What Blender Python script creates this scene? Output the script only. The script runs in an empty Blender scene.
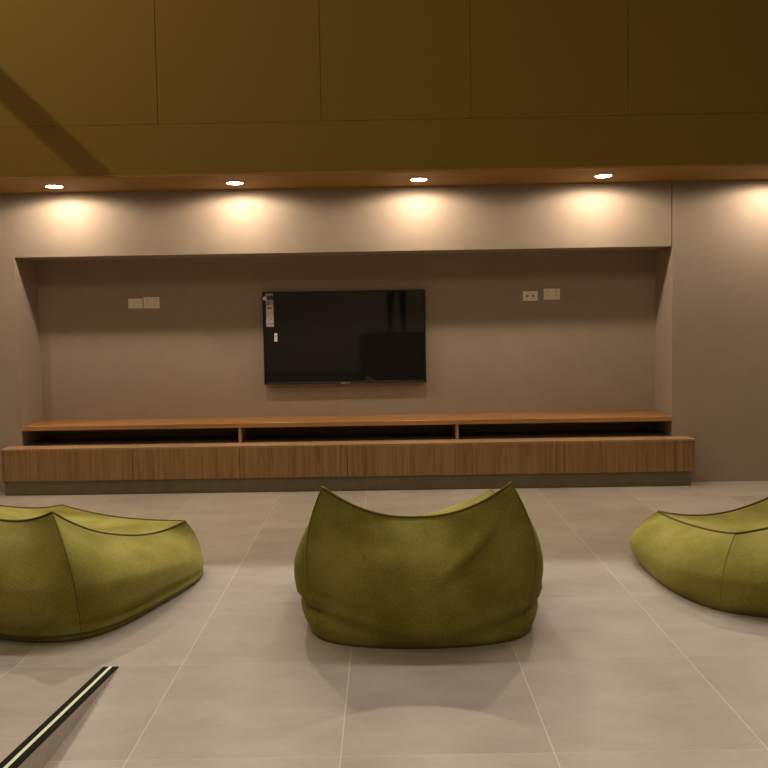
import bpy, bmesh, math, random
from mathutils import Vector, Matrix, noise

random.seed(4)
scene = bpy.context.scene
C = scene.collection
PI = math.pi

# ------------------------------------------------------------------ view
vs = scene.view_settings
vs.view_transform = 'Standard'
vs.look = 'None'
vs.exposure = 0.04
vs.gamma = 1.0
vs.use_curve_mapping = False

# ------------------------------------------------------------------ materials
def new_mat(name):
    m = bpy.data.materials.new(name)
    m.use_nodes = True
    nt = m.node_tree
    for n in list(nt.nodes):
        nt.nodes.remove(n)
    out = nt.nodes.new('ShaderNodeOutputMaterial')
    bs = nt.nodes.new('ShaderNodeBsdfPrincipled')
    nt.links.new(bs.outputs[0], out.inputs[0])
    return m, nt, bs

def N(nt, kind, **kw):
    n = nt.nodes.new(kind)
    for k, v in kw.items():
        setattr(n, k, v)
    return n

def ramp(nt, stops):
    r = nt.nodes.new('ShaderNodeValToRGB')
    el = r.color_ramp.elements
    while len(el) < len(stops):
        el.new(0.5)
    for e, (p, c) in zip(el, stops):
        e.position = p
        e.color = (c[0], c[1], c[2], 1)
    return r

def plain(name, col, rough=0.6, metal=0.0, spec=0.5, nscale=60, namp=0.05, bump=0.0):
    m, nt, bs = new_mat(name)
    tc = N(nt, 'ShaderNodeTexCoord')
    nz = N(nt, 'ShaderNodeTexNoise')
    nz.inputs['Scale'].default_value = nscale
    nz.inputs['Detail'].default_value = 4
    nt.links.new(tc.outputs['Object'], nz.inputs['Vector'])
    lo = [c * (1 - namp) for c in col]
    hi = [c * (1 + namp) for c in col]
    r = ramp(nt, [(0.3, lo), (0.7, hi)])
    nt.links.new(nz.outputs['Fac'], r.inputs[0])
    nt.links.new(r.outputs[0], bs.inputs['Base Color'])
    bs.inputs['Roughness'].default_value = rough
    bs.inputs['Metallic'].default_value = metal
    bs.inputs['Specular IOR Level'].default_value = spec
    if bump > 0:
        b = N(nt, 'ShaderNodeBump')
        b.inputs['Strength'].default_value = bump
        b.inputs['Distance'].default_value = 0.002
        nt.links.new(nz.outputs['Fac'], b.inputs['Height'])
        nt.links.new(b.outputs[0], bs.inputs['Normal'])
    return m

def emit(name, col, strength):
    m = bpy.data.materials.new(name)
    m.use_nodes = True
    nt = m.node_tree
    for n in list(nt.nodes):
        nt.nodes.remove(n)
    out = nt.nodes.new('ShaderNodeOutputMaterial')
    e = nt.nodes.new('ShaderNodeEmission')
    e.inputs[0].default_value = (*col, 1)
    e.inputs[1].default_value = strength
    nt.links.new(e.outputs[0], out.inputs[0])
    return m

def wood(name, c1, c2, c3, vertical=True, rough=0.45):
    m, nt, bs = new_mat(name)
    tc = N(nt, 'ShaderNodeTexCoord')
    mp = N(nt, 'ShaderNodeMapping')
    mp.inputs['Scale'].default_value = (42, 42, 1.6) if vertical else (0.9, 20, 20)
    nt.links.new(tc.outputs['Object'], mp.inputs['Vector'])
    nz = N(nt, 'ShaderNodeTexNoise')
    nz.inputs['Scale'].default_value = 1.0
    nz.inputs['Detail'].default_value = 5
    nz.inputs['Roughness'].default_value = 0.6
    nz.inputs['Distortion'].default_value = 0.5
    nt.links.new(mp.outputs[0], nz.inputs['Vector'])
    mp2 = N(nt, 'ShaderNodeMapping')
    mp2.inputs['Scale'].default_value = (160, 160, 4) if vertical else (5, 120, 120)
    nt.links.new(tc.outputs['Object'], mp2.inputs['Vector'])
    nz2 = N(nt, 'ShaderNodeTexNoise')
    nz2.inputs['Scale'].default_value = 1.0
    nz2.inputs['Detail'].default_value = 3
    nt.links.new(mp2.outputs[0], nz2.inputs['Vector'])
    mx = N(nt, 'ShaderNodeMath', operation='MULTIPLY_ADD')
    nt.links.new(nz2.outputs['Fac'], mx.inputs[0])
    mx.inputs[1].default_value = 0.35
    nt.links.new(nz.outputs['Fac'], mx.inputs[2])
    r = ramp(nt, [(0.45, c1), (0.66, c2), (0.9, c3)])
    nt.links.new(mx.outputs[0], r.inputs[0])
    nt.links.new(r.outputs[0], bs.inputs['Base Color'])
    bs.inputs['Roughness'].default_value = rough
    b = N(nt, 'ShaderNodeBump')
    b.inputs['Strength'].default_value = 0.15
    b.inputs['Distance'].default_value = 0.001
    nt.links.new(nz2.outputs['Fac'], b.inputs['Height'])
    nt.links.new(b.outputs[0], bs.inputs['Normal'])
    return m

TX0, TY0, TS = 0.460, 2.727, 0.60     # tile grid origin and pitch

def tile_material(name):
    m, nt, bs = new_mat(name)
    L = nt.links.new
    tc = N(nt, 'ShaderNodeTexCoord')
    sep = N(nt, 'ShaderNodeSeparateXYZ')
    L(tc.outputs['Object'], sep.inputs[0])
    def axis(sock, off):
        a = N(nt, 'ShaderNodeMath', operation='SUBTRACT'); L(sock, a.inputs[0]); a.inputs[1].default_value = off
        d = N(nt, 'ShaderNodeMath', operation='DIVIDE'); L(a.outputs[0], d.inputs[0]); d.inputs[1].default_value = TS
        fl = N(nt, 'ShaderNodeMath', operation='FLOOR'); L(d.outputs[0], fl.inputs[0])
        fr = N(nt, 'ShaderNodeMath', operation='FRACT'); L(d.outputs[0], fr.inputs[0])
        h = N(nt, 'ShaderNodeMath', operation='SUBTRACT'); L(fr.outputs[0], h.inputs[0]); h.inputs[1].default_value = 0.5
        ab = N(nt, 'ShaderNodeMath', operation='ABSOLUTE'); L(h.outputs[0], ab.inputs[0])
        return fl, ab
    fx, ax = axis(sep.outputs[0], TX0)
    fy, ay = axis(sep.outputs[1], TY0)
    def line(ab, half):
        g = N(nt, 'ShaderNodeMath', operation='GREATER_THAN'); L(ab.outputs[0], g.inputs[0]); g.inputs[1].default_value = 0.5 - half / TS
        return g
    gx = line(ax, 0.0017)
    gy = line(ay, 0.0016)
    cmb = N(nt, 'ShaderNodeCombineXYZ'); L(fx.outputs[0], cmb.inputs[0]); L(fy.outputs[0], cmb.inputs[1])
    wn = N(nt, 'ShaderNodeTexWhiteNoise'); L(cmb.outputs[0], wn.inputs['Vector'])
    # cloudy stone look, streaked lightly along x
    mp = N(nt, 'ShaderNodeMapping'); mp.inputs['Scale'].default_value = (2.2, 4.5, 3)
    L(tc.outputs['Object'], mp.inputs['Vector'])
    off = N(nt, 'ShaderNodeVectorMath', operation='MULTIPLY_ADD')
    L(wn.outputs['Color'], off.inputs[0]); off.inputs[1].default_value = (9, 9, 9); L(mp.outputs[0], off.inputs[2])
    n1 = N(nt, 'ShaderNodeTexNoise'); n1.inputs['Scale'].default_value = 1.3; n1.inputs['Detail'].default_value = 6
    n1.inputs['Roughness'].default_value = 0.62
    L(off.outputs[0], n1.inputs['Vector'])
    mp3 = N(nt, 'ShaderNodeMapping'); mp3.inputs['Scale'].default_value = (30, 220, 30)
    L(tc.outputs['Object'], mp3.inputs['Vector'])
    n2 = N(nt, 'ShaderNodeTexNoise'); n2.inputs['Scale'].default_value = 1.0; n2.inputs['Detail'].default_value = 2
    L(mp3.outputs[0], n2.inputs['Vector'])
    s = N(nt, 'ShaderNodeMath', operation='MULTIPLY_ADD'); L(n2.outputs['Fac'], s.inputs[0]); s.inputs[1].default_value = 0.30; L(n1.outputs['Fac'], s.inputs[2])
    s2 = N(nt, 'ShaderNodeMath', operation='MULTIPLY_ADD'); L(wn.outputs['Value'], s2.inputs[0]); s2.inputs[1].default_value = 0.22; L(s.outputs[0], s2.inputs[2])
    r = ramp(nt, [(0.40, (0.205, 0.176, 0.146)), (0.75, (0.266, 0.233, 0.199)), (1.0, (0.310, 0.278, 0.240))])
    L(s2.outputs[0], r.inputs[0])
    m1 = N(nt, 'ShaderNodeMix', data_type='RGBA'); L(gy.outputs[0], m1.inputs['Factor'])
    L(r.outputs[0], m1.inputs['A']); m1.inputs['B'].default_value = (0.335, 0.29, 0.235, 1)
    m2 = N(nt, 'ShaderNodeMix', data_type='RGBA'); L(gx.outputs[0], m2.inputs['Factor'])
    L(m1.outputs['Result'], m2.inputs['A']); m2.inputs['B'].default_value = (0.43, 0.36, 0.28, 1)  # grout colour, lightened to paint in the sheen along these joints
    L(m2.outputs['Result'], bs.inputs['Base Color'])
    bs.inputs['Roughness'].default_value = 0.42
    bs.inputs['Specular IOR Level'].default_value = 0.35
    b = N(nt, 'ShaderNodeBump'); b.inputs['Strength'].default_value = 0.12; b.inputs['Distance'].default_value = 0.001
    L(n2.outputs['Fac'], b.inputs['Height']); L(b.outputs[0], bs.inputs['Normal'])
    return m

def fabric(name):
    m, nt, bs = new_mat(name)
    L = nt.links.new
    tc = N(nt, 'ShaderNodeTexCoord')
    n1 = N(nt, 'ShaderNodeTexNoise'); n1.inputs['Scale'].default_value = 5; n1.inputs['Detail'].default_value = 5
    L(tc.outputs['Object'], n1.inputs['Vector'])
    n2 = N(nt, 'ShaderNodeTexNoise'); n2.inputs['Scale'].default_value = 190; n2.inputs['Detail'].default_value = 3
    L(tc.outputs['Object'], n2.inputs['Vector'])
    s = N(nt, 'ShaderNodeMath', operation='MULTIPLY_ADD'); L(n2.outputs['Fac'], s.inputs[0]); s.inputs[1].default_value = 0.7; L(n1.outputs['Fac'], s.inputs[2])
    r = ramp(nt, [(0.55, (0.124, 0.110, 0.017)), (0.85, (0.182, 0.164, 0.030)), (1.15, (0.238, 0.214, 0.052))])
    L(s.outputs[0], r.inputs[0])
    L(r.outputs[0], bs.inputs['Base Color'])
    bs.inputs['Roughness'].default_value = 0.95
    bs.inputs['Specular IOR Level'].default_value = 0.15
    bs.inputs['Sheen Weight'].default_value = 0.2
    bs.inputs['Sheen Roughness'].default_value = 0.4
    bs.inputs['Sheen Tint'].default_value = (0.75, 0.70, 0.38, 1)
    b = N(nt, 'ShaderNodeBump'); b.inputs['Strength'].default_value = 0.35; b.inputs['Distance'].default_value = 0.003
    L(s.outputs[0], b.inputs['Height']); L(b.outputs[0], bs.inputs['Normal'])
    return m

M = {}
M['wall'] = plain('taupe_wall_paint', (0.335, 0.265, 0.207), 0.75, spec=0.25, nscale=9, namp=0.03, bump=0.05)
M['bulk'] = plain('ochre_brown_panel', (0.190, 0.121, 0.019), 0.7, spec=0.25, nscale=140, namp=0.10, bump=0.1)
M['soffit'] = plain('brown_soffit_paint', (0.30, 0.165, 0.036), 0.7, spec=0.2, nscale=20, namp=0.05)
M['floor'] = tile_material('stone_floor_tile')
M['dark'] = plain('dark_room_paint', (0.16, 0.13, 0.10), 0.8, nscale=5, namp=0.08)
M['ceil'] = plain('ceiling_paint', (0.55, 0.47, 0.36), 0.8, nscale=5, namp=0.05)
M['wood'] = wood('oak_veneer_upright', (0.165, 0.082, 0.030), (0.265, 0.145, 0.058), (0.345, 0.205, 0.090))
M['woodtop'] = wood('oak_veneer_lengthwise', (0.27, 0.125, 0.040), (0.36, 0.175, 0.058), (0.42, 0.215, 0.08), vertical=False, rough=0.4)
M['woodedge'] = wood('oak_edge_band', (0.27, 0.155, 0.075), (0.34, 0.20, 0.10), (0.4, 0.24, 0.13))
M['inner'] = plain('dark_cabinet_lining', (0.13, 0.10, 0.075), 0.6, nscale=30, namp=0.1)
M['plinth'] = plain('grey_brown_plinth', (0.15, 0.125, 0.075), 0.55, nscale=15, namp=0.08)
M['tvframe'] = plain('black_gloss_plastic', (0.008, 0.008, 0.008), 0.25, nscale=20, namp=0.02)
M['tvscreen'] = plain('black_screen_glass', (0.006, 0.006, 0.006), 0.04, spec=0.75, nscale=20, namp=0.02)
M['tvtrim'] = plain('brushed_grey_strip', (0.10, 0.09, 0.075), 0.35, metal=0.6, nscale=60)
M['white'] = plain('ivory_plastic', (0.86, 0.77, 0.66), 0.45, nscale=20, namp=0.02)
M['grey'] = plain('dull_grey_plastic', (0.20, 0.17, 0.14), 0.5, nscale=20, namp=0.02)
M['sticker'] = plain('sticker_paper', (0.70, 0.66, 0.61), 0.6, nscale=20, namp=0.02)
M['st_violet'] = plain('sticker_violet', (0.42, 0.36, 0.50), 0.6, nscale=20, namp=0.02)
M['st_dark'] = plain('sticker_ink', (0.045, 0.035, 0.06), 0.6, nscale=20, namp=0.02)
M['st_green'] = plain('sticker_grey_green', (0.30, 0.31, 0.28), 0.6, nscale=20, namp=0.02)
M['st_red'] = plain('sticker_red', (0.55, 0.16, 0.10), 0.6, nscale=20, namp=0.02)
M['fab'] = fabric('olive_green_chenille')
M['pipe'] = plain('olive_piping_cord', (0.075, 0.062, 0.012), 0.9, nscale=80, namp=0.15)
M['pipe_light'] = plain('olive_self_cord', (0.125, 0.105, 0.018), 0.9, nscale=80, namp=0.15)
M['black'] = plain('black_grit_tape', (0.009, 0.008, 0.007), 0.95, spec=0.1, nscale=300, namp=0.4, bump=0.5)
M['glow'] = plain('pale_yellow_tape', (0.60, 0.61, 0.42), 0.6, nscale=200, namp=0.05)
M['ramp'] = plain('grey_ramp_side', (0.42, 0.37, 0.31), 0.7, nscale=40, namp=0.08)
M['metal'] = plain('white_lamp_metal', (0.75, 0.68, 0.55), 0.4, nscale=20, namp=0.02)
M['steel'] = plain('brown_painted_steel', (0.10, 0.075, 0.05), 0.5, nscale=20, namp=0.05)
M['cloth'] = plain('black_trouser_cloth', (0.010, 0.010, 0.011), 0.9, nscale=80, namp=0.2)
M['skin'] = plain('skin', (0.42, 0.26, 0.18), 0.6, nscale=40, namp=0.05)
WARM = (1.0, 0.82, 0.62)
M['led'] = emit('warm_led', WARM, 105.0)
M['led_white'] = emit('neutral_led', (1.0, 0.92, 0.80), 60.0)

# ------------------------------------------------------------------ mesh helpers
def add_box(bm, x0, x1, y0, y1, z0, z1, bev=0.0, seg=2):
    r = bmesh.ops.create_cube(bm, size=1.0)
    vv = r['verts']
    for v in vv:
        v.co = Vector(((x0 + x1) / 2 + v.co.x * (x1 - x0), (y0 + y1) / 2 + v.co.y * (y1 - y0), (z0 + z1) / 2 + v.co.z * (z1 - z0)))
    if bev > 0:
        es = list({e for v in vv for e in v.link_edges})
        bmesh.ops.bevel(bm, geom=es, offset=bev, segments=seg, affect='EDGES', profile=0.5)

def box(*a, **k):
    bm = bmesh.new(); add_box(bm, *a, **k); return bm

def add_lathe(bm, prof, cx, cy, n=40, axis='z', close=True):
    rings = []
    for (r, h) in prof:
        ring = []
        for i in range(n):
            a = 2 * PI * i / n
            ring.append(bm.verts.new((cx + r * math.cos(a), cy + r * math.sin(a), h)))
        rings.append(ring)
    for a, b in zip(rings, rings[1:]):
        for i in range(n):
            j = (i + 1) % n
            bm.faces.new((a[i], a[j], b[j], b[i]))
    if close:
        bm.faces.new(rings[0]); bm.faces.new(rings[-1])

def add_tube(bm, pts, r, n=8, closed=False):
    pts = [Vector(p) for p in pts]
    m = len(pts)
    rings = []
    for i, p in enumerate(pts):
        if closed:
            d = pts[(i + 1) % m] - pts[i - 1]
        else:
            d = pts[min(i + 1, m - 1)] - pts[max(i - 1, 0)]
        if d.length < 1e-9:
            d = Vector((0, 0, 1))
        d.normalize()
        u = d.cross(Vector((0, 0, 1)))
        if u.length < 1e-3:
            u = d.cross(Vector((0, 1, 0)))
        u.normalize(); v = u.cross(d)
        rings.append([bm.verts.new(p + r * (math.cos(2 * PI * k / n) * u + math.sin(2 * PI * k / n) * v)) for k in range(n)])
    last = m if closed else m - 1
    for i in range(last):
        a, b = rings[i], rings[(i + 1) % m]
        for k in range(n):
            l = (k + 1) % n
            bm.faces.new((a[k], a[l], b[l], b[k]))
    if not closed:
        bm.faces.new(rings[0]); bm.faces.new(rings[-1])

def obj(name, bm, mat, parent=None, smooth=False, off=None):
    if off is not None:
        for v in bm.verts:
            v.co -= Vector(off)
    bmesh.ops.recalc_face_normals(bm, faces=bm.faces)
    me = bpy.data.meshes.new(name)
    bm.to_mesh(me); bm.free()
    me.materials.append(mat)
    if smooth:
        for p in me.polygons:
            p.use_smooth = True
    o = bpy.data.objects.new(name, me)
    C.objects.link(o)
    if parent is not None:
        o.parent = parent
    return o

def tag(o, label, cat, group=None):
    o['label'] = label; o['category'] = cat
    if group:
        o['group'] = group
    return o

def thing(name, label, cat, loc=(0, 0, 0), group=None):
    o = bpy.data.objects.new(name, None)
    o.empty_display_size = 0.1
    C.objects.link(o)
    o.location = loc
    return tag(o, label, cat, group)

def struct(name, bm, mat, smooth=False):
    o = obj(name, bm, mat, smooth=smooth)
    o['kind'] = 'structure'
    return o

# ------------------------------------------------------------------ setting
XL, XR, YB = -3.7, 4.3, -6.0
WY = 5.595          # face of the back wall
NY = 5.945          # back of the niche
NX0, NX1 = -2.635, 2.064
NZT = 1.697         # top of niche
SZ = 2.153          # soffit height
SFY = 5.045          # bulkhead face
PT = 3.40           # top of bulkhead parapet
CZ = 5.4

struct('floor', box(XL - .15, XR + .15, YB - .15, 6.15, -0.12, 0.0), M['floor'])

bm = bmesh.new()
add_box(bm, XL, NX0, WY, 6.1, 0, SZ)                     # left of niche
add_box(bm, NX1, XR, WY, 6.1, 0, SZ)                     # right of niche
add_box(bm, NX0, NX1, NY, 6.1, 0, SZ)                    # niche back
struct('wall_back', bm, M['wall'])
struct('wall_header', box(NX0, NX1 - .007, WY, NY - .0005, NZT, SZ - .0005), M['wall'])

bm = bmesh.new()
add_box(bm, XL, XR, SFY + 0.001, 6.1, SZ, SZ + 0.014)
add_box(bm, XL, XR, SFY + 0.14, 6.1, SZ + .014, SZ + 0.16)
struct('ceiling_soffit', bm, M['soffit'])
bm = bmesh.new()
add_box(bm, XL, XR, SFY + .015, SFY + .13, SZ + .0145, PT)
seams = [-3.50, -2.49, -1.417, -0.370, 0.585, 1.585, 2.58, 3.59]
CR = 2.482
edges = [XL] + [s for s in seams if XL < s < XR] + [XR]
for a, b in zip(edges, edges[1:]):
    add_box(bm, a + .0015, b - .0015, SFY + 0.006, SFY + 0.02, CR + .002, PT, bev=.0015, seg=1)
add_box(bm, XL, XR, SFY, SFY + .02, SZ + .0145, CR, bev=.0015, seg=1)
struct('wall_bulkhead', bm, M['bulk'])

struct('wall_left', box(XL - .15, XL, YB, 7.2, 0, CZ), M['dark'])
struct('wall_right', box(XR, XR + .15, YB, 7.2, 0, CZ), M['dark'])
struct('wall_rear', box(XL, XR, YB - .15, YB, 0, CZ), M['ceil'])
struct('wall_gallery', box(XL, XR, 7.05, 7.2, SZ + .16, CZ), M['dark'])
struct('floor_gallery', box(XL, XR, SFY + .13, 7.05, SZ + .16, SZ + .2), M['dark'])
struct('ceiling', box(XL - .15, XR + .15, YB - .15, 7.2, CZ, CZ + .1), M['ceil'])

# ------------------------------------------------------------------ low wall unit
U = (-0.26, 5.43, 0)
unit = thing('media_bench', 'long low oak wall unit with open slots and drawer row under the television', 'cabinet', U)
BF, BT, BB = 5.458, 0.336, 0.105
BX0, BX1 = -2.725, 2.178
ST, SB = 0.479, 0.445
def up(name, bm, mat, parent=unit, smooth=False):
    return obj(name, bm, mat, parent, smooth, off=U)
js = [-2.552, -1.790, -1.031, -0.270, 0.490, 1.259, 2.038]
for a, b in zip(js, js[1:]):
    d = up('drawer', box(a + .0018, b - .0018, BF, BF + .02, BB, BT - .017, bev=.001, seg=1), M['wood'])
up('end_panel', box(BX0, js[0] - .0018, BF + .001, WY - .001, BB, BT - .017, bev=.001, seg=1), M['wood'])
up('end_panel', box(js[-1] + .0018, BX1, BF + .001, WY - .001, BB, BT - .017, bev=.001, seg=1), M['wood'])
bm = bmesh.new()
add_box(bm, BX0, BX1, BF, WY - .001, BT - .016, BT, bev=.001, seg=1)
up('bench_top', bm, M['woodedge'])
up('carcass', box(js[0] + .003, js[-1] - .003, BF + .022, WY - .001, BB + .002, BT - .018), M['inner'])
up('plinth', box(BX0 + .01, BX1 - .02, 5.476, WY - .001, 0.0, BB - .001), M['plinth'])
bm = bmesh.new()
add_box(bm, NX0 + .002, NX1 - .002, WY + .001, NY - .002, BT - .016, BT - .001)
add_box(bm, NX0 + .002, NX1 - .002, NY - .02, NY - .002, BT, SB - .001)
up('slot_lining', bm, M['inner'])
up('shelf', box(NX0 + .002, NX1 - .002, WY - .004, NY - .002, SB, ST, bev=.0015, seg=1), M['woodtop'])
for x in (-1.052, 0.520):
    up('divider', box(x - .011, x + .011, WY + .003, NY - .021, BT, SB - .0005, bev=.001, seg=1), M['woodedge'])

# ------------------------------------------------------------------ television
TV = (-0.296, NY, 1.08)
tv = thing('television', 'wall-mounted flat black television with a paper label in its upper left corner', 'television', TV)
X0, X1, Z0, Z1 = -0.914, 0.315, 0.729, 1.430
YF = 5.892
def tp(name, bm, mat, parent=tv, smooth=False):
    return obj(name, bm, mat, parent, smooth, off=TV)
fr = .011
bm = bmesh.new()
add_box(bm, X0, X1, YF + .006, YF + .04, Z0, Z1, bev=.004)
add_box(bm, X0, X0 + fr, YF, YF + .01, Z0, Z1, bev=.002)
add_box(bm, X1 - fr, X1, YF, YF + .01, Z0, Z1, bev=.002)
add_box(bm, X0, X1, YF, YF + .01, Z1 - fr, Z1, bev=.002)
add_box(bm, X0, X1, YF, YF + .01, Z0, Z0 + .018, bev=.002)
tp('bezel', bm, M['tvframe'])
tp('screen', box(X0 + fr, X1 - fr, YF + .003, YF + .006, Z0 + .018, Z1 - fr), M['tvscreen'])
tp('trim_strip', box(X0 + .02, X1 - .015, YF - .0015, YF, Z0 + .008, Z0 + .012), M['tvtrim'])
bm = bmesh.new()
add_box(bm, -.45, -.12, YF + .04, NY - .0005, .93, 1.23)
tp('wall_bracket', bm, M['tvframe'])
bm = bmesh.new()                                     # small maker's mark, unreadable in the photo: a row of tiny strokes
for i, w in enumerate((.006, .004, .006, .005, .004, .006, .005)):
    add_box(bm, -.332 + i * .010, -.332 + i * .010 + w, YF - .003, YF - .0012, Z0 + .0015, Z0 + .0065)
lg = tp('maker_mark', bm, M['sticker']); lg['label'] = 'small pale maker mark'
# paper label: pixel-measured proportions on the screen's upper left
sx, sy = X0, Z1
def lab(x0, x1, z0, z1, name, mat, parent, t=.0012, lift=0.0):
    return obj(name, box(X0 + x0, X0 + x1, YF + .003 - t - lift, YF + .003 - lift, Z1 - z1, Z1 - z0), mat, parent, off=TV)
pl = lab(.026, .082, .060, .232, 'paper_label', M['sticker'], tv)
pl['label'] = 'white energy label with violet ends'
lab(.022, .082, .009, .028, 'label_heading', M['st_green'], pl)
lab(.026, .081, .028, .060, 'label_ink_band', M['st_dark'], pl)
lab(.026, .082, .060, .100, 'label_tint', M['st_violet'], pl, lift=.0013)
lab(.026, .082, .236, .262, 'label_footer', M['st_violet'], pl)
bm = bmesh.new()
for k, (a, b) in enumerate(((.036, .046), (.048, .057), (.059, .070))):
    add_box(bm, X0 + a, X0 + b, YF + .003 - .0036, YF + .003 - .0012, Z1 - .126, Z1 - .116)
for k in range(3):
    add_box(bm, X0 + .033, X0 + .075 - .01 * k, YF + .003 - .0036, YF + .003 - .0012, Z1 - .078 - .009 * k, Z1 - .074 - .009 * k)
obj('label_print', bm, M['st_dark'], pl, off=TV)
lab(.058, .070, .198, .208, 'label_mark', M['st_red'], pl, lift=.0013)
bm = bmesh.new()
add_lathe(bm, [(.0165, 0), (.0165, .0012)], 0, 0, n=28)
for v in bm.verts:
    v.co = Vector((X0 + .020 + v.co.x, YF - .0002 - v.co.z, Z1 - .048 + v.co.y))
rb = obj('round_badge', bm, M['sticker'], pl, off=TV)
sb = lab(.084, .107, .312, .375, 'small_sticker', M['sticker'], tv)
sb['label'] = 'small white sticker below the energy label'
lab(.090, .100, .330, .338, 'sticker_print', M['grey'], sb, lift=.0013)

# ------------------------------------------------------------------ wall plates
def plate(name, x0, x1, z0, z1, label, cat, kind, group):
    c = ((x0 + x1) / 2, NY, (z0 + z1) / 2)
    t = thing(name, label, cat, c, group)
    obj('cover_plate', box(x0, x1, NY - .010, NY - .0003, z0, z1, bev=.002), M['white'], t, off=c)
    w, h = x1 - x0, z1 - z0
    if kind == 'double':
        for s in (-1, 1):
            bm = bmesh.new()
            cx = c[0] + s * w * .26
            for (dx, dz, a) in ((-.0085, .004, .6), (.0085, .004, -.6), (0, -.011, 0)):
                r = bmesh.ops.create_cube(bm, size=1.0)
                R = Matrix.Rotation(a, 4, 'Y')
                for v in r['verts']:
                    v.co = R @ Vector((v.co.x * .0028, v.co.y * .002, v.co.z * .009))
                    v.co += Vector((cx + dx, NY - .0105, c[2] - .012 + dz))
            obj('socket', bm, M['grey'], t, off=c)
            obj('switch', box(cx - .007, cx + .007, NY - .0135, NY - .010, z1 - .030, z1 - .014, bev=.001, seg=1), M['white'], t, off=c)
            obj('switch_surround', box(cx - .009, cx + .009, NY - .0106, NY - .010, z1 - .032, z1 - .012), M['grey'], t, off=c)
    elif kind == 'data':
        for s in (-1, 1):
            obj('data_port', box(c[0] + s * .022 - .008, c[0] + s * .022 + .008, NY - .0106, NY - .0095, c[2] - .008, c[2] + .008), M['grey'], t, off=c)
    else:
        for s in (-1, 1):
            bm = bmesh.new()
            add_lathe(bm, [(.003, 0), (.003, .0008)], 0, 0, n=14)
            for v in bm.verts:
                v.co = Vector((c[0] + s * w * .38 + v.co.x, NY - .010 - v.co.z, c[2] + v.co.y))
            obj('screw', bm, M['grey'], t, off=c)
    return t
G = 'wall plates in the niche'
k = NY / 5.88
def zk(z): return 1.2318 + (z - 1.2318) * k
plate('wall_plate', -1.923 * k, -1.816 * k, zk(1.324), zk(1.397), 'left plate of the touching pair on the niche wall left of the television, blank', 'wall plate', 'blank', G)
plate('power_outlet', -1.808 * k, -1.688 * k, zk(1.322), zk(1.406), 'white double socket touching the blank plate left of the television', 'power outlet', 'double', G)
plate('data_outlet', 1.046 * k, 1.158 * k, zk(1.330), zk(1.403), 'smaller lower white plate just right of the television, nearer to the screen', 'wall plate', 'data', G)
plate('power_outlet', 1.203 * k, 1.324 * k, zk(1.336), zk(1.419), 'larger white outlet plate right of the television, farther from the screen', 'power outlet', 'double', G)

# ------------------------------------------------------------------ downlights
lampx = [-3.465, -2.222, -0.990, 0.258, 1.501, 2.745]
lampl = ['glowing round downlight beyond the left end of the niche, outside the picture',
         'leftmost glowing downlight in the brown soffit above the left end of the niche',
         'second glowing downlight from the left in the soffit, left of the television',
         'third glowing downlight from the left in the soffit, above the right edge of the television',
         'rightmost visible glowing downlight in the soffit, just left of the wall groove',
         'glowing downlight lighting the plain wall right of the niche, beyond the frame edge']
LY = [5.345, 5.345, 5.34, 5.335, 5.325, 5.325]
def make_downlight():
    t = thing('downlight', '', 'downlight', (0, 0, SZ), 'downlights in the soffit')
    bm = bmesh.new()
    add_lathe(bm, [(.050, 0), (.0515, -.002), (.057, -.004), (.060, -.003), (.061, -.0003)], 0, 0, n=48, close=False)
    obj('trim_ring', bm, M['metal'], t, smooth=True)
    bm = bmesh.new()
    add_lathe(bm, [(.0505, -.0004), (.0505, -.0022)], 0, 0, n=48)
    obj('lamp_lens', bm, M['led'], t)
    return t
dl = make_downlight()
for i, (x, lb) in enumerate(zip(lampx, lampl)):
    if i == 0:
        r = dl
    else:
        r = dl.copy(); C.objects.link(r)
        for ch in dl.children:
            c = ch.copy(); C.objects.link(c); c.parent = r
    r.location = (x, LY[i], SZ - .0001)
    r['label'] = lb

# ------------------------------------------------------------------ bean bags
def catmull(pts, n):
    m = len(pts); out = []
    for i in range(m):
        p0, p1, p2, p3 = pts[i - 1], pts[i], pts[(i + 1) % m], pts[(i + 2) % m]
        for j in range(n):
            t = j / n
            out.append(0.5 * ((2 * p1) + (p2 - p0) * t + (2 * p0 - 5 * p1 + 4 * p2 - p3) * t * t + (3 * p1 - p0 - 3 * p2 + p3) * t ** 3))
    return out

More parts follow.
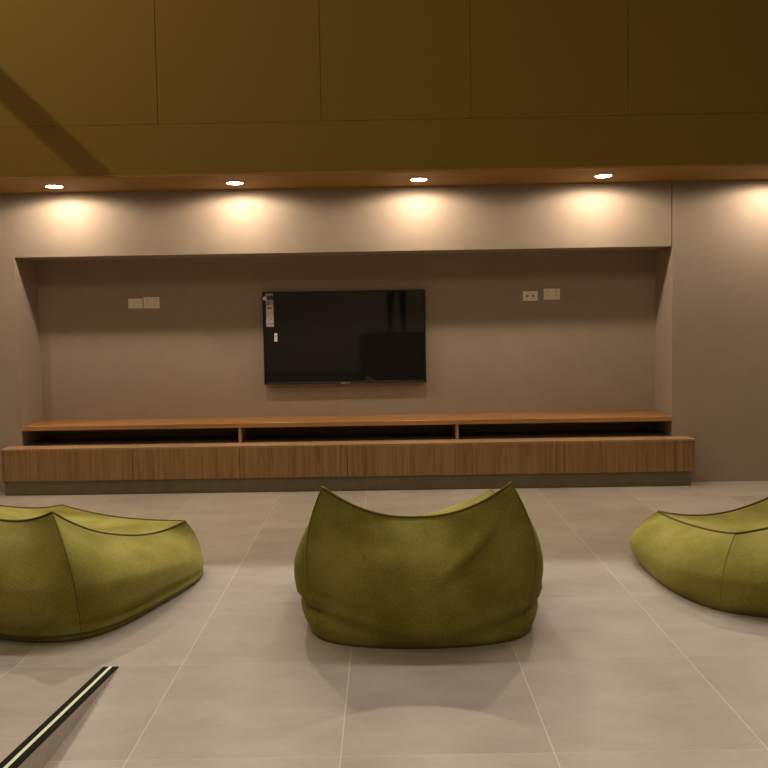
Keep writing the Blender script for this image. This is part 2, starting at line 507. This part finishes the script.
def bean_bag(label, T, base, mid, sags, ins, center, seed, folds, tuck=False, pw=2.4, pipe='pipe', seam='pipe', puff=.018):
    n = 24                       # samples per half edge
    T = [Vector(p) for p in T]
    Bp = catmull([Vector((p[0], p[1], 0.0)) for p in base], n)
    Mp = catmull([Vector(p) for p in mid], n)
    cen = Vector((sum(p.x for p in T) / 4, sum(p.y for p in T) / 4, 0))
    top = []
    for i in range(4):
        a, b = T[i], T[(i + 1) % 4]
        for j in range(2 * n):
            u = j / (2 * n)
            p = a.lerp(b, u)
            f = 1 - abs(2 * u - 1) ** pw
            p.z -= sags[i] * f
            d = (cen - p); d.z = 0; d.normalize()
            p += d * ins[i] * f
            top.append(p)
    tot = 8 * n
    bm = bmesh.new()
    rows = 26
    rings = []
    # underside ring, pulled in
    gc = sum((p for p in Bp), Vector()) / tot
    def wr(p, t, k):
        # cloth wrinkles: broad hollows, finer creases near the bottom and at the peaks
        q = Vector((p.x * 3.2, p.y * 3.2, p.z * 4.0 + seed * 7.3))
        w = noise.noise(q) * .012
        q2 = Vector((p.x * 7, p.y * 7, p.z * 16 + seed * 3.1))
        w += noise.noise(q2) * .006 * max(0, 1 - t * 2.2)
        for (kc, tc, amp, wk, wt, slope) in folds:
            dk = (k - kc * n + tot / 2) % tot - tot / 2
            dt = t - tc - slope * dk / n
            w += amp * math.exp(-(dk / (wk * n)) ** 2 - (dt / wt) ** 2)
        return w
    for r_ in range(rows + 1):
        t = r_ / rows
        ring = []
        for k in range(tot):
            b0, m0, t0 = Bp[k], Mp[k], top[k]
            # Lagrange through t=0, .42, 1 in plan; monotone in height
            tm = 0.42
            l0 = (t - tm) * (t - 1) / (tm)
            l1 = t * (t - 1) / (tm * (tm - 1))
            l2 = t * (t - tm) / (1 - tm)
            p = b0 * l0 + m0 * l1 + t0 * l2
            if t <= tm:
                s = t / tm
                z = m0.z * (s * .75 + .25 * s * s)
            else:
                s = (t - tm) / (1 - tm)
                z = m0.z + (t0.z - m0.z) * (s)
            p.z = z
            d = Vector((p.x - gc.x, p.y - gc.y, 0)); d.normalize()
            fade = min(1, t * 6) * min(1, (1 - t) * 5)
            p += d * wr(p, t, k) * fade
            if t < .05:
                p.z = max(p.z, 0.0)
            ring.append(p)
        rings.append(ring)
    vr = [[bm.verts.new(p) for p in ring] for ring in rings]
    for a, b in zip(vr, vr[1:]):
        for k in range(tot):
            l = (k + 1) % tot
            bm.faces.new((a[k], a[l], b[l], b[k]))
    bot = bm.verts.new((gc.x, gc.y, 0.0))
    for k in range(tot):
        bm.faces.new((vr[0][(k + 1) % tot], vr[0][k], bot))
    # seat panel
    cp = Vector(center)
    prev = vr[-1]
    steps = 14
    for s_ in range(1, steps):
        s = s_ / steps
        ring = []
        for k in range(tot):
            p = top[k].lerp(cp, s)
            g = 1 - (1 - s) ** 1.7
            p.z = top[k].z * (1 - g) + cp.z * g
            p.z += puff * math.sin(PI * min(1, s * 2.2)) * (1 if s < .45 else 0)
            p.z += noise.noise(Vector((p.x * 5, p.y * 5, seed * 2.7))) * .014 * math.sin(PI * s)
            ring.append(bm.verts.new(p))
        for k in range(tot):
            l = (k + 1) % tot
            bm.faces.new((prev[k], prev[l], ring[l], ring[k]))
        prev = ring
    cv = bm.verts.new(cp)
    for k in range(tot):
        bm.faces.new((prev[k], prev[(k + 1) % tot], cv))
    # loc
    loc = (gc.x, gc.y, 0)
    t = thing('bean_bag', label, 'bean bag', loc, 'olive bean bags on the tiled floor')
    body = obj('bag_cover', bm, M['fab'], t, smooth=True, off=loc)
    # piping on the seat rim, seams down the corners
    bm = bmesh.new()
    add_tube(bm, [p + Vector((0, 0, .001)) for p in top], .0048, n=8, closed=True)
    obj('rim_piping', bm, M[pipe], t, smooth=True, off=loc)
    for i in range(4):
        kk = i * 2 * n
        bm = bmesh.new()
        pts = []
        for r_ in range(1, rows + 1):
            p = rings[r_][kk].copy()
            d = Vector((p.x - gc.x, p.y - gc.y, 0)); d.normalize()
            pts.append(p - d * .0006)
        add_tube(bm, pts, .0022, n=6)
        obj('corner_seam', bm, M[seam], t, smooth=True, off=loc)
    if tuck:
        bm = bmesh.new()
        add_tube(bm, [p + Vector((0, 0, 0.0)) for p in rings[2]], .0035, n=6, closed=True)
        obj('base_seam', bm, M['pipe'], t, smooth=True, off=loc)
    return t

bean_bag('whole olive bean bag in the middle seen from behind, with two pointed upper corners',
         [(-.249, 3.0, .573), (.486, 3.0, .577), (.50, 3.62, .41), (-.22, 3.62, .30)],
         [(-.245, 2.91), (.13, 2.825), (.505, 2.91), (.56, 3.22), (.48, 3.68), (.13, 3.75), (-.24, 3.68), (-.31, 3.22)],
         [(-.315, 2.975, .265), (.13, 2.81, .2), (.575, 2.975, .265), (.603, 3.22, .22), (.54, 3.70, .17), (.13, 3.80, .17), (-.31, 3.70, .17), (-.366, 3.22, .22)],
         [.132, .07, .06, .07], [.02, .03, .03, .03], (.13, 3.33, .30), 1,
         [(2.3, .20, -.030, .8, .03, .12), (1.9, .28, -.014, .5, .025, .05), (-.2, .20, -.028, .8, .03, -.08), (0.2, .27, -.012, .5, .025, -.05), (1.0, .93, -.02, .6, .12, 0), (1.52, .76, .028, .33, .06, .59), (1.42, .64, -.012, .33, .07, .59), (.8, .86, .014, .45, .07, 0), (.35, .72, -.012, .25, .08, -.5), (.6, .8, -.012, .4, .1, .2)], pipe='pipe_light', seam='pipe_light')
bean_bag('olive bean bag cut by the left edge, one seamed corner turned to the camera',
         [(-1.354, 3.12, .462), (-.982, 3.75, .252), (-1.79, 4.25, .222), (-2.05, 3.5, .46)],
         [(-1.19, 2.96), (-1.01, 3.25), (-.91, 3.74), (-1.35, 3.98), (-1.75, 4.15), (-2.1, 3.95), (-2.05, 3.4), (-1.55, 3.0)],
         [(-1.21, 2.965, .2), (-.985, 3.26, .17), (-.918, 3.79, .075), (-1.33, 4.0, .09), (-1.78, 4.22, .09), (-2.15, 3.98, .2), (-2.12, 3.38, .2), (-1.57, 2.975, .2)],
         [.085, .015, .03, .075], [.03, .03, .03, .02], (-1.5, 3.7, .24), 2,
         [(.9, .16, -.02, .9, .03, .03), (-.5, .14, -.014, .8, .03, 0), (7.5, .85, .016, .25, .12, .3), (1.0, .9, -.02, .6, .12, 0)], tuck=True, puff=.006)
bean_bag('olive bean bag cut by the right edge, its low seat corner pointing left',
         [(1.494, 3.30, .276), (2.25, 3.35, .50), (2.45, 4.2, .45), (1.375, 3.90, .221)],
         [(1.37, 3.14), (1.85, 3.03), (2.35, 3.2), (2.55, 3.75), (2.42, 4.15), (1.9, 4.05), (1.36, 3.95), (1.235, 3.57)],
         [(1.365, 3.14, .13), (1.85, 3.00, .17), (2.42, 3.17, .2), (2.62, 3.75, .2), (2.48, 4.22, .1), (1.9, 4.07, .08), (1.31, 3.98, .1), (1.215, 3.62, .1)],
         [.04, .08, .115, .02], [.02, .02, .03, .0], (1.9, 3.72, .15), 3,
         [(.15, .95, .012, .2, .12, 0), (1.2, .5, -.008, .8, .2, .1)], seam='fab', puff=.004)

# ------------------------------------------------------------------ ramp with tape
RX, RY0, RS = -0.962, 2.715, 0.112
ry1 = 0.6
rl = (RX - .8, RY0, 0)
rmp = thing('ramp', 'tiled floor ramp rising towards the camera at lower left, taped along its edge', 'ramp', rl)
def rz(y): return (RY0 - y) * RS
bm = bmesh.new()
xa, xb = XL + .01, RX
vsx = [bm.verts.new(c) for c in ((xa, RY0, 0.0002), (xb, RY0, 0.0002), (xb, ry1, 0.0002), (xa, ry1, 0.0002), (xb, ry1, rz(ry1)), (xa, ry1, rz(ry1)), (xa, RY0, .0012), (xb, RY0, .0012))]
a, b, c, d, e, f, g, h = vsx
for fc in ((a, b, c, d), (g, h, e, f), (b, h, e, c), (a, g, f, d), (c, e, f, d), (a, b, h, g)):
    bm.faces.new(fc)
obj('ramp_body', bm, M['ramp'], rmp, off=rl)
def slab(x0, x1, y0, y1, t, lift):
    bm = bmesh.new()
    lo, hi = [], []
    for (x, y) in ((x0, y0), (x1, y0), (x1, y1), (x0, y1)):
        lo.append(bm.verts.new((x, y, rz(y) + lift))); hi.append(bm.verts.new((x, y, rz(y) + lift + t)))
    bm.faces.new(lo); bm.faces.new(hi)
    for i in range(4):
        j = (i + 1) % 4
        bm.faces.new((lo[i], lo[j], hi[j], hi[i]))
    return bm
sf = obj('ramp_tiles', slab(xa, RX - .056, ry1, RY0 - .002, .0012, .0012), M['floor'], None)
sf.parent = rmp; sf.matrix_parent_inverse = Matrix.Translation(rl).inverted()
tape = obj('grip_tape', slab(RX - .055, RX, ry1, RY0 - .003, .003, .0012), M['black'], rmp, off=rl)
tape['label'] = 'black grit tape along the ramp edge'
gl = obj('tape_stripe', slab(RX - .0335, RX - .0225, ry1, RY0 - .004, .0006, .0042), M['glow'], tape, off=rl)
gl['label'] = 'pale yellow stripe down the middle of the tape'

# ------------------------------------------------------------------ downlight beams and added hall lights
def area(name, loc, size, power, col, rot=(0, 0, 0), sy=None, spread=None):
    l = bpy.data.lights.new(name, 'AREA')
    l.energy = power; l.color = col; l.size = size
    if sy:
        l.shape = 'RECTANGLE'; l.size_y = sy
    if spread:
        l.spread = spread
    o = bpy.data.objects.new(name, l)
    C.objects.link(o); o.location = loc; o.rotation_euler = rot
    return o

area('added_gallery_strip', (0.3, 5.70, 5.2), 7.6, 285, (1.0, 0.97, 0.89), sy=.05)  # unseen strip added so the parapet cuts a light edge across the floor
area('hall_fill_light', (0.3, -1.0, 5.3), 4.0, 105, (1.0, 0.84, 0.58), sy=2.0)  # broad unseen fill added for ambient light on walls and bulkhead
for i, x in enumerate(lampx):
    l = bpy.data.lights.new('downlight_beam', 'SPOT')
    l.energy = 95; l.color = (1.0, .80, .57); l.spot_size = math.radians(116); l.spot_blend = 1.0
    l.shadow_soft_size = .04
    o = bpy.data.objects.new('downlight_beam', l); C.objects.link(o)
    o.location = (x, LY[i], SZ - .006)
    o.rotation_euler = (math.radians(-36), 0, 0)
    l = bpy.data.lights.new('downlight_flood', 'SPOT')
    l.energy = 26; l.color = WARM; l.spot_size = math.radians(176); l.spot_blend = .3; l.shadow_soft_size = .04
    o = bpy.data.objects.new('downlight_flood', l); C.objects.link(o)
    o.location = (x, LY[i], SZ - .006)

# unseen side lamp, and a beam added to cast the diagonal bulkhead shadow
Lp = Vector((-3.2, 3.0, 4.5))
pl_ = bpy.data.lights.new('hall_side_lamp', 'POINT')
pl_.energy = 105; pl_.color = (1.0, .80, .52); pl_.shadow_soft_size = .018
po = bpy.data.objects.new('hall_side_lamp', pl_); C.objects.link(po); po.location = Lp
P1 = Vector((-2.41, SFY, 2.753)); P2 = Vector((-1.80, SFY, 2.15))
tfr = .5
A = P1.lerp(Lp, tfr); B = P2.lerp(Lp, tfr)
dv = (B - A)
A2 = A - dv * ((A.x - (XL + .0)) / dv.x); B2 = B + dv * .06
brace = bmesh.new()
nrm = dv.normalized(); upv = nrm.cross(Vector((0, 1, 0))).normalized()
w = .062 / 2
cs = []
for p in (A2, B2):
    cs.append([brace.verts.new(p + upv * (sx * w) + Vector((0, sy_ * .025, 0))) for sx, sy_ in ((-1, -1), (1, -1), (1, 1), (-1, 1))])
brace.faces.new(cs[0]); brace.faces.new(cs[1])
for i in range(4):
    j = (i + 1) % 4
    brace.faces.new((cs[0][i], cs[0][j], cs[1][j], cs[1][i]))
tag(obj('shadow_beam', brace, M['steel']), 'unseen slanting beam added at upper left to cast the bulkhead shadow', 'beam')

# seating tier behind the viewer with a person on it: both are seen as dark shapes in the television glass
ti = thing('seating_tier', 'dark block of tiered seating behind the viewer, mirrored in the television glass', 'seating', (.14, -2.4, 0))
obj('tier_block', box(-.55, .85, -3.1, -1.75, 0, .90, bev=.012), M['steel'], ti, off=(.14, -2.4, 0))
obj('seat_pad', box(-.54, .84, -3.09, -1.76, .9002, .9202, bev=.008), M['cloth'], ti, off=(.14, -2.4, 0))

def make_person(loc):
    pts = {}; edges = []
    def P(nm, x, y, z, r, par=None):
        pts[nm] = (len(pts), Vector((x, y, z)), r)
        if par: edges.append((pts[par][0], pts[nm][0]))
    P('pelvis', 0, 0, .93, (.150, .105))
    P('waist', 0, .0, 1.08, (.130, .092), 'pelvis')
    P('chest', 0, -.005, 1.26, (.155, .108), 'waist')
    P('collar', 0, -.01, 1.40, (.115, .075), 'chest')
    P('neck', 0, .0, 1.475, .052, 'collar')
    P('jaw', 0, .015, 1.54, .066, 'neck')
    P('skull', 0, .008, 1.615, .088, 'jaw')
    P('crown', 0, 0, 1.675, .066, 'skull')
    for s in (-1, 1):
        k = 'L' if s < 0 else 'R'
        P('hip' + k, s * .095, 0, .86, .092, 'pelvis')
        P('knee' + k, s * .115, .015, .48, .058, 'hip' + k)
        P('calf' + k, s * .118, -.005, .33, .054, 'knee' + k)
        P('ankle' + k, s * .122, -.01, .085, .037, 'calf' + k)
        P('toe' + k, s * .135, .14, .034, .034, 'ankle' + k)
        P('shoulder' + k, s * .185, -.01, 1.375, .056, 'collar')
        P('elbow' + k, s * .245, -.01, 1.10, .042, 'shoulder' + k)
        P('wrist' + k, s * .255, .06, .87, .027, 'elbow' + k)
        P('palm' + k, s * .255, .075, .80, .030, 'wrist' + k)
        for i, (dy, ln) in enumerate(((.034, .070), (.012, .080), (-.010, .074), (-.030, .060))):
            P('f%d%s' % (i, k), s * .255, .075 + dy, .765, .0095, 'palm' + k)
            P('g%d%s' % (i, k), s * .248, .078 + dy, .765 - ln * .6, .0085, 'f%d%s' % (i, k))
            P('h%d%s' % (i, k), s * .236, .080 + dy, .765 - ln, .0075, 'g%d%s' % (i, k))
        P('t0' + k, s * .243, .118, .80, .0105, 'palm' + k)
        P('t1' + k, s * .236, .130, .765, .009, 't0' + k)
    me = bpy.data.meshes.new('person_body')
    me.from_pydata([p[1] for p in pts.values()], edges, [])
    o = bpy.data.objects.new('person', me); C.objects.link(o)
    md = o.modifiers.new('skin', 'SKIN')
    for (i, _, r) in pts.values():
        sv = me.skin_vertices[0].data[i]
        sv.radius = r if isinstance(r, tuple) else (r, r)
        sv.use_root = (i == 0)
    md.use_smooth_shade = True
    sb_ = o.modifiers.new('sub', 'SUBSURF'); sb_.levels = 2; sb_.render_levels = 2
    dg = bpy.context.evaluated_depsgraph_get()
    me2 = bpy.data.meshes.new_from_object(o.evaluated_get(dg))
    o.modifiers.clear(); o.data = me2
    me2.materials.clear()
    for m in (M['skin'], M['cloth'], M['st_dark']): me2.materials.append(m)
    for f in me2.polygons:
        c = f.center
        arm = abs(c.x) > .2
        if arm: f.material_index = 0 if c.z < 1.16 else 2
        elif c.z < .96: f.material_index = 1
        elif c.z < 1.44: f.material_index = 2
        f.use_smooth = True
    o.location = loc
    tag(o, 'person in dark trousers standing behind the viewer, legs mirrored in the television', 'person')
    bm = bmesh.new()
    bmesh.ops.create_uvsphere(bm, u_segments=24, v_segments=14, radius=1)
    for v in list(bm.verts):
        v.co = Vector((v.co.x * .099, v.co.y * .104 - .012, v.co.z * .098 + 1.635))
    bmesh.ops.delete(bm, geom=[v for v in bm.verts if v.co.y > .05 and v.co.z < 1.665], context='VERTS')
    obj('hair', bm, M['cloth'], o, smooth=True)
    bm = bmesh.new()
    add_tube(bm, [(0, .090, 1.625), (0, .108, 1.596), (0, .100, 1.585)], .011)
    obj('nose', bm, M['skin'], o, smooth=True)
    for s in (-1, 1):
        bm = bmesh.new(); bmesh.ops.create_uvsphere(bm, u_segments=12, v_segments=8, radius=.010)
        for v in bm.verts: v.co += Vector((s * .032, .086, 1.622))
        obj('eye', bm, M['st_dark'], o, smooth=True)
        bm = bmesh.new(); bmesh.ops.create_uvsphere(bm, u_segments=12, v_segments=8, radius=1)
        for v in bm.verts: v.co = Vector((s * .092 + v.co.x * .010, v.co.y * .018, 1.60 + v.co.z * .030))
        obj('ear', bm, M['skin'], o, smooth=True)
    bm = bmesh.new(); add_tube(bm, [(-.024, .078, 1.552), (0, .086, 1.550), (.024, .078, 1.552)], .006)
    obj('mouth', bm, M['st_red'], o, smooth=True)
    return o
make_person((.10, -2.15, .921))

# the feature wall stands about half a degree off the tile grid
piv = Matrix.Translation((0, WY, 0))
RT = piv @ Matrix.Rotation(math.radians(-.5), 4, 'Z') @ piv.inverted()
for o in C.objects:
    if o.parent is None and o.name.split('.')[0] in ('wall_back', 'wall_header', 'ceiling_soffit', 'wall_bulkhead', 'media_bench', 'television',
                                                      'wall_plate', 'power_outlet', 'data_outlet', 'downlight', 'downlight_beam', 'downlight_flood'):
        o.matrix_basis = RT @ o.matrix_basis

# ------------------------------------------------------------------ world
w_ = bpy.data.worlds.new('World'); scene.world = w_
w_.use_nodes = True
bg = w_.node_tree.nodes.get('Background')
bg.inputs[0].default_value = (1, .85, .6, 1); bg.inputs[1].default_value = 0.0

# ------------------------------------------------------------------ camera
p, yaw, roll, fpx, H, shy = .0525871610, 0.0, 0.0168, 779.5, 1.2318, -26.56
fw = Vector((math.sin(yaw) * math.cos(p), math.cos(yaw) * math.cos(p), -math.sin(p)))
rt = Vector((math.cos(yaw), -math.sin(yaw), 0)); u_ = rt.cross(fw)
r2 = math.cos(roll) * rt - math.sin(roll) * u_
u2 = math.sin(roll) * rt + math.cos(roll) * u_
cam = bpy.data.cameras.new('camera')
cam.sensor_width = 36; cam.lens = fpx / 768 * 36; cam.shift_y = shy / 768
cam.clip_start = .05
co = bpy.data.objects.new('camera', cam); C.objects.link(co)
mw = Matrix((r2, u2, -fw)).transposed().to_4x4()
mw.translation = Vector((0, 0, H))
co.matrix_world = mw
scene.camera = co
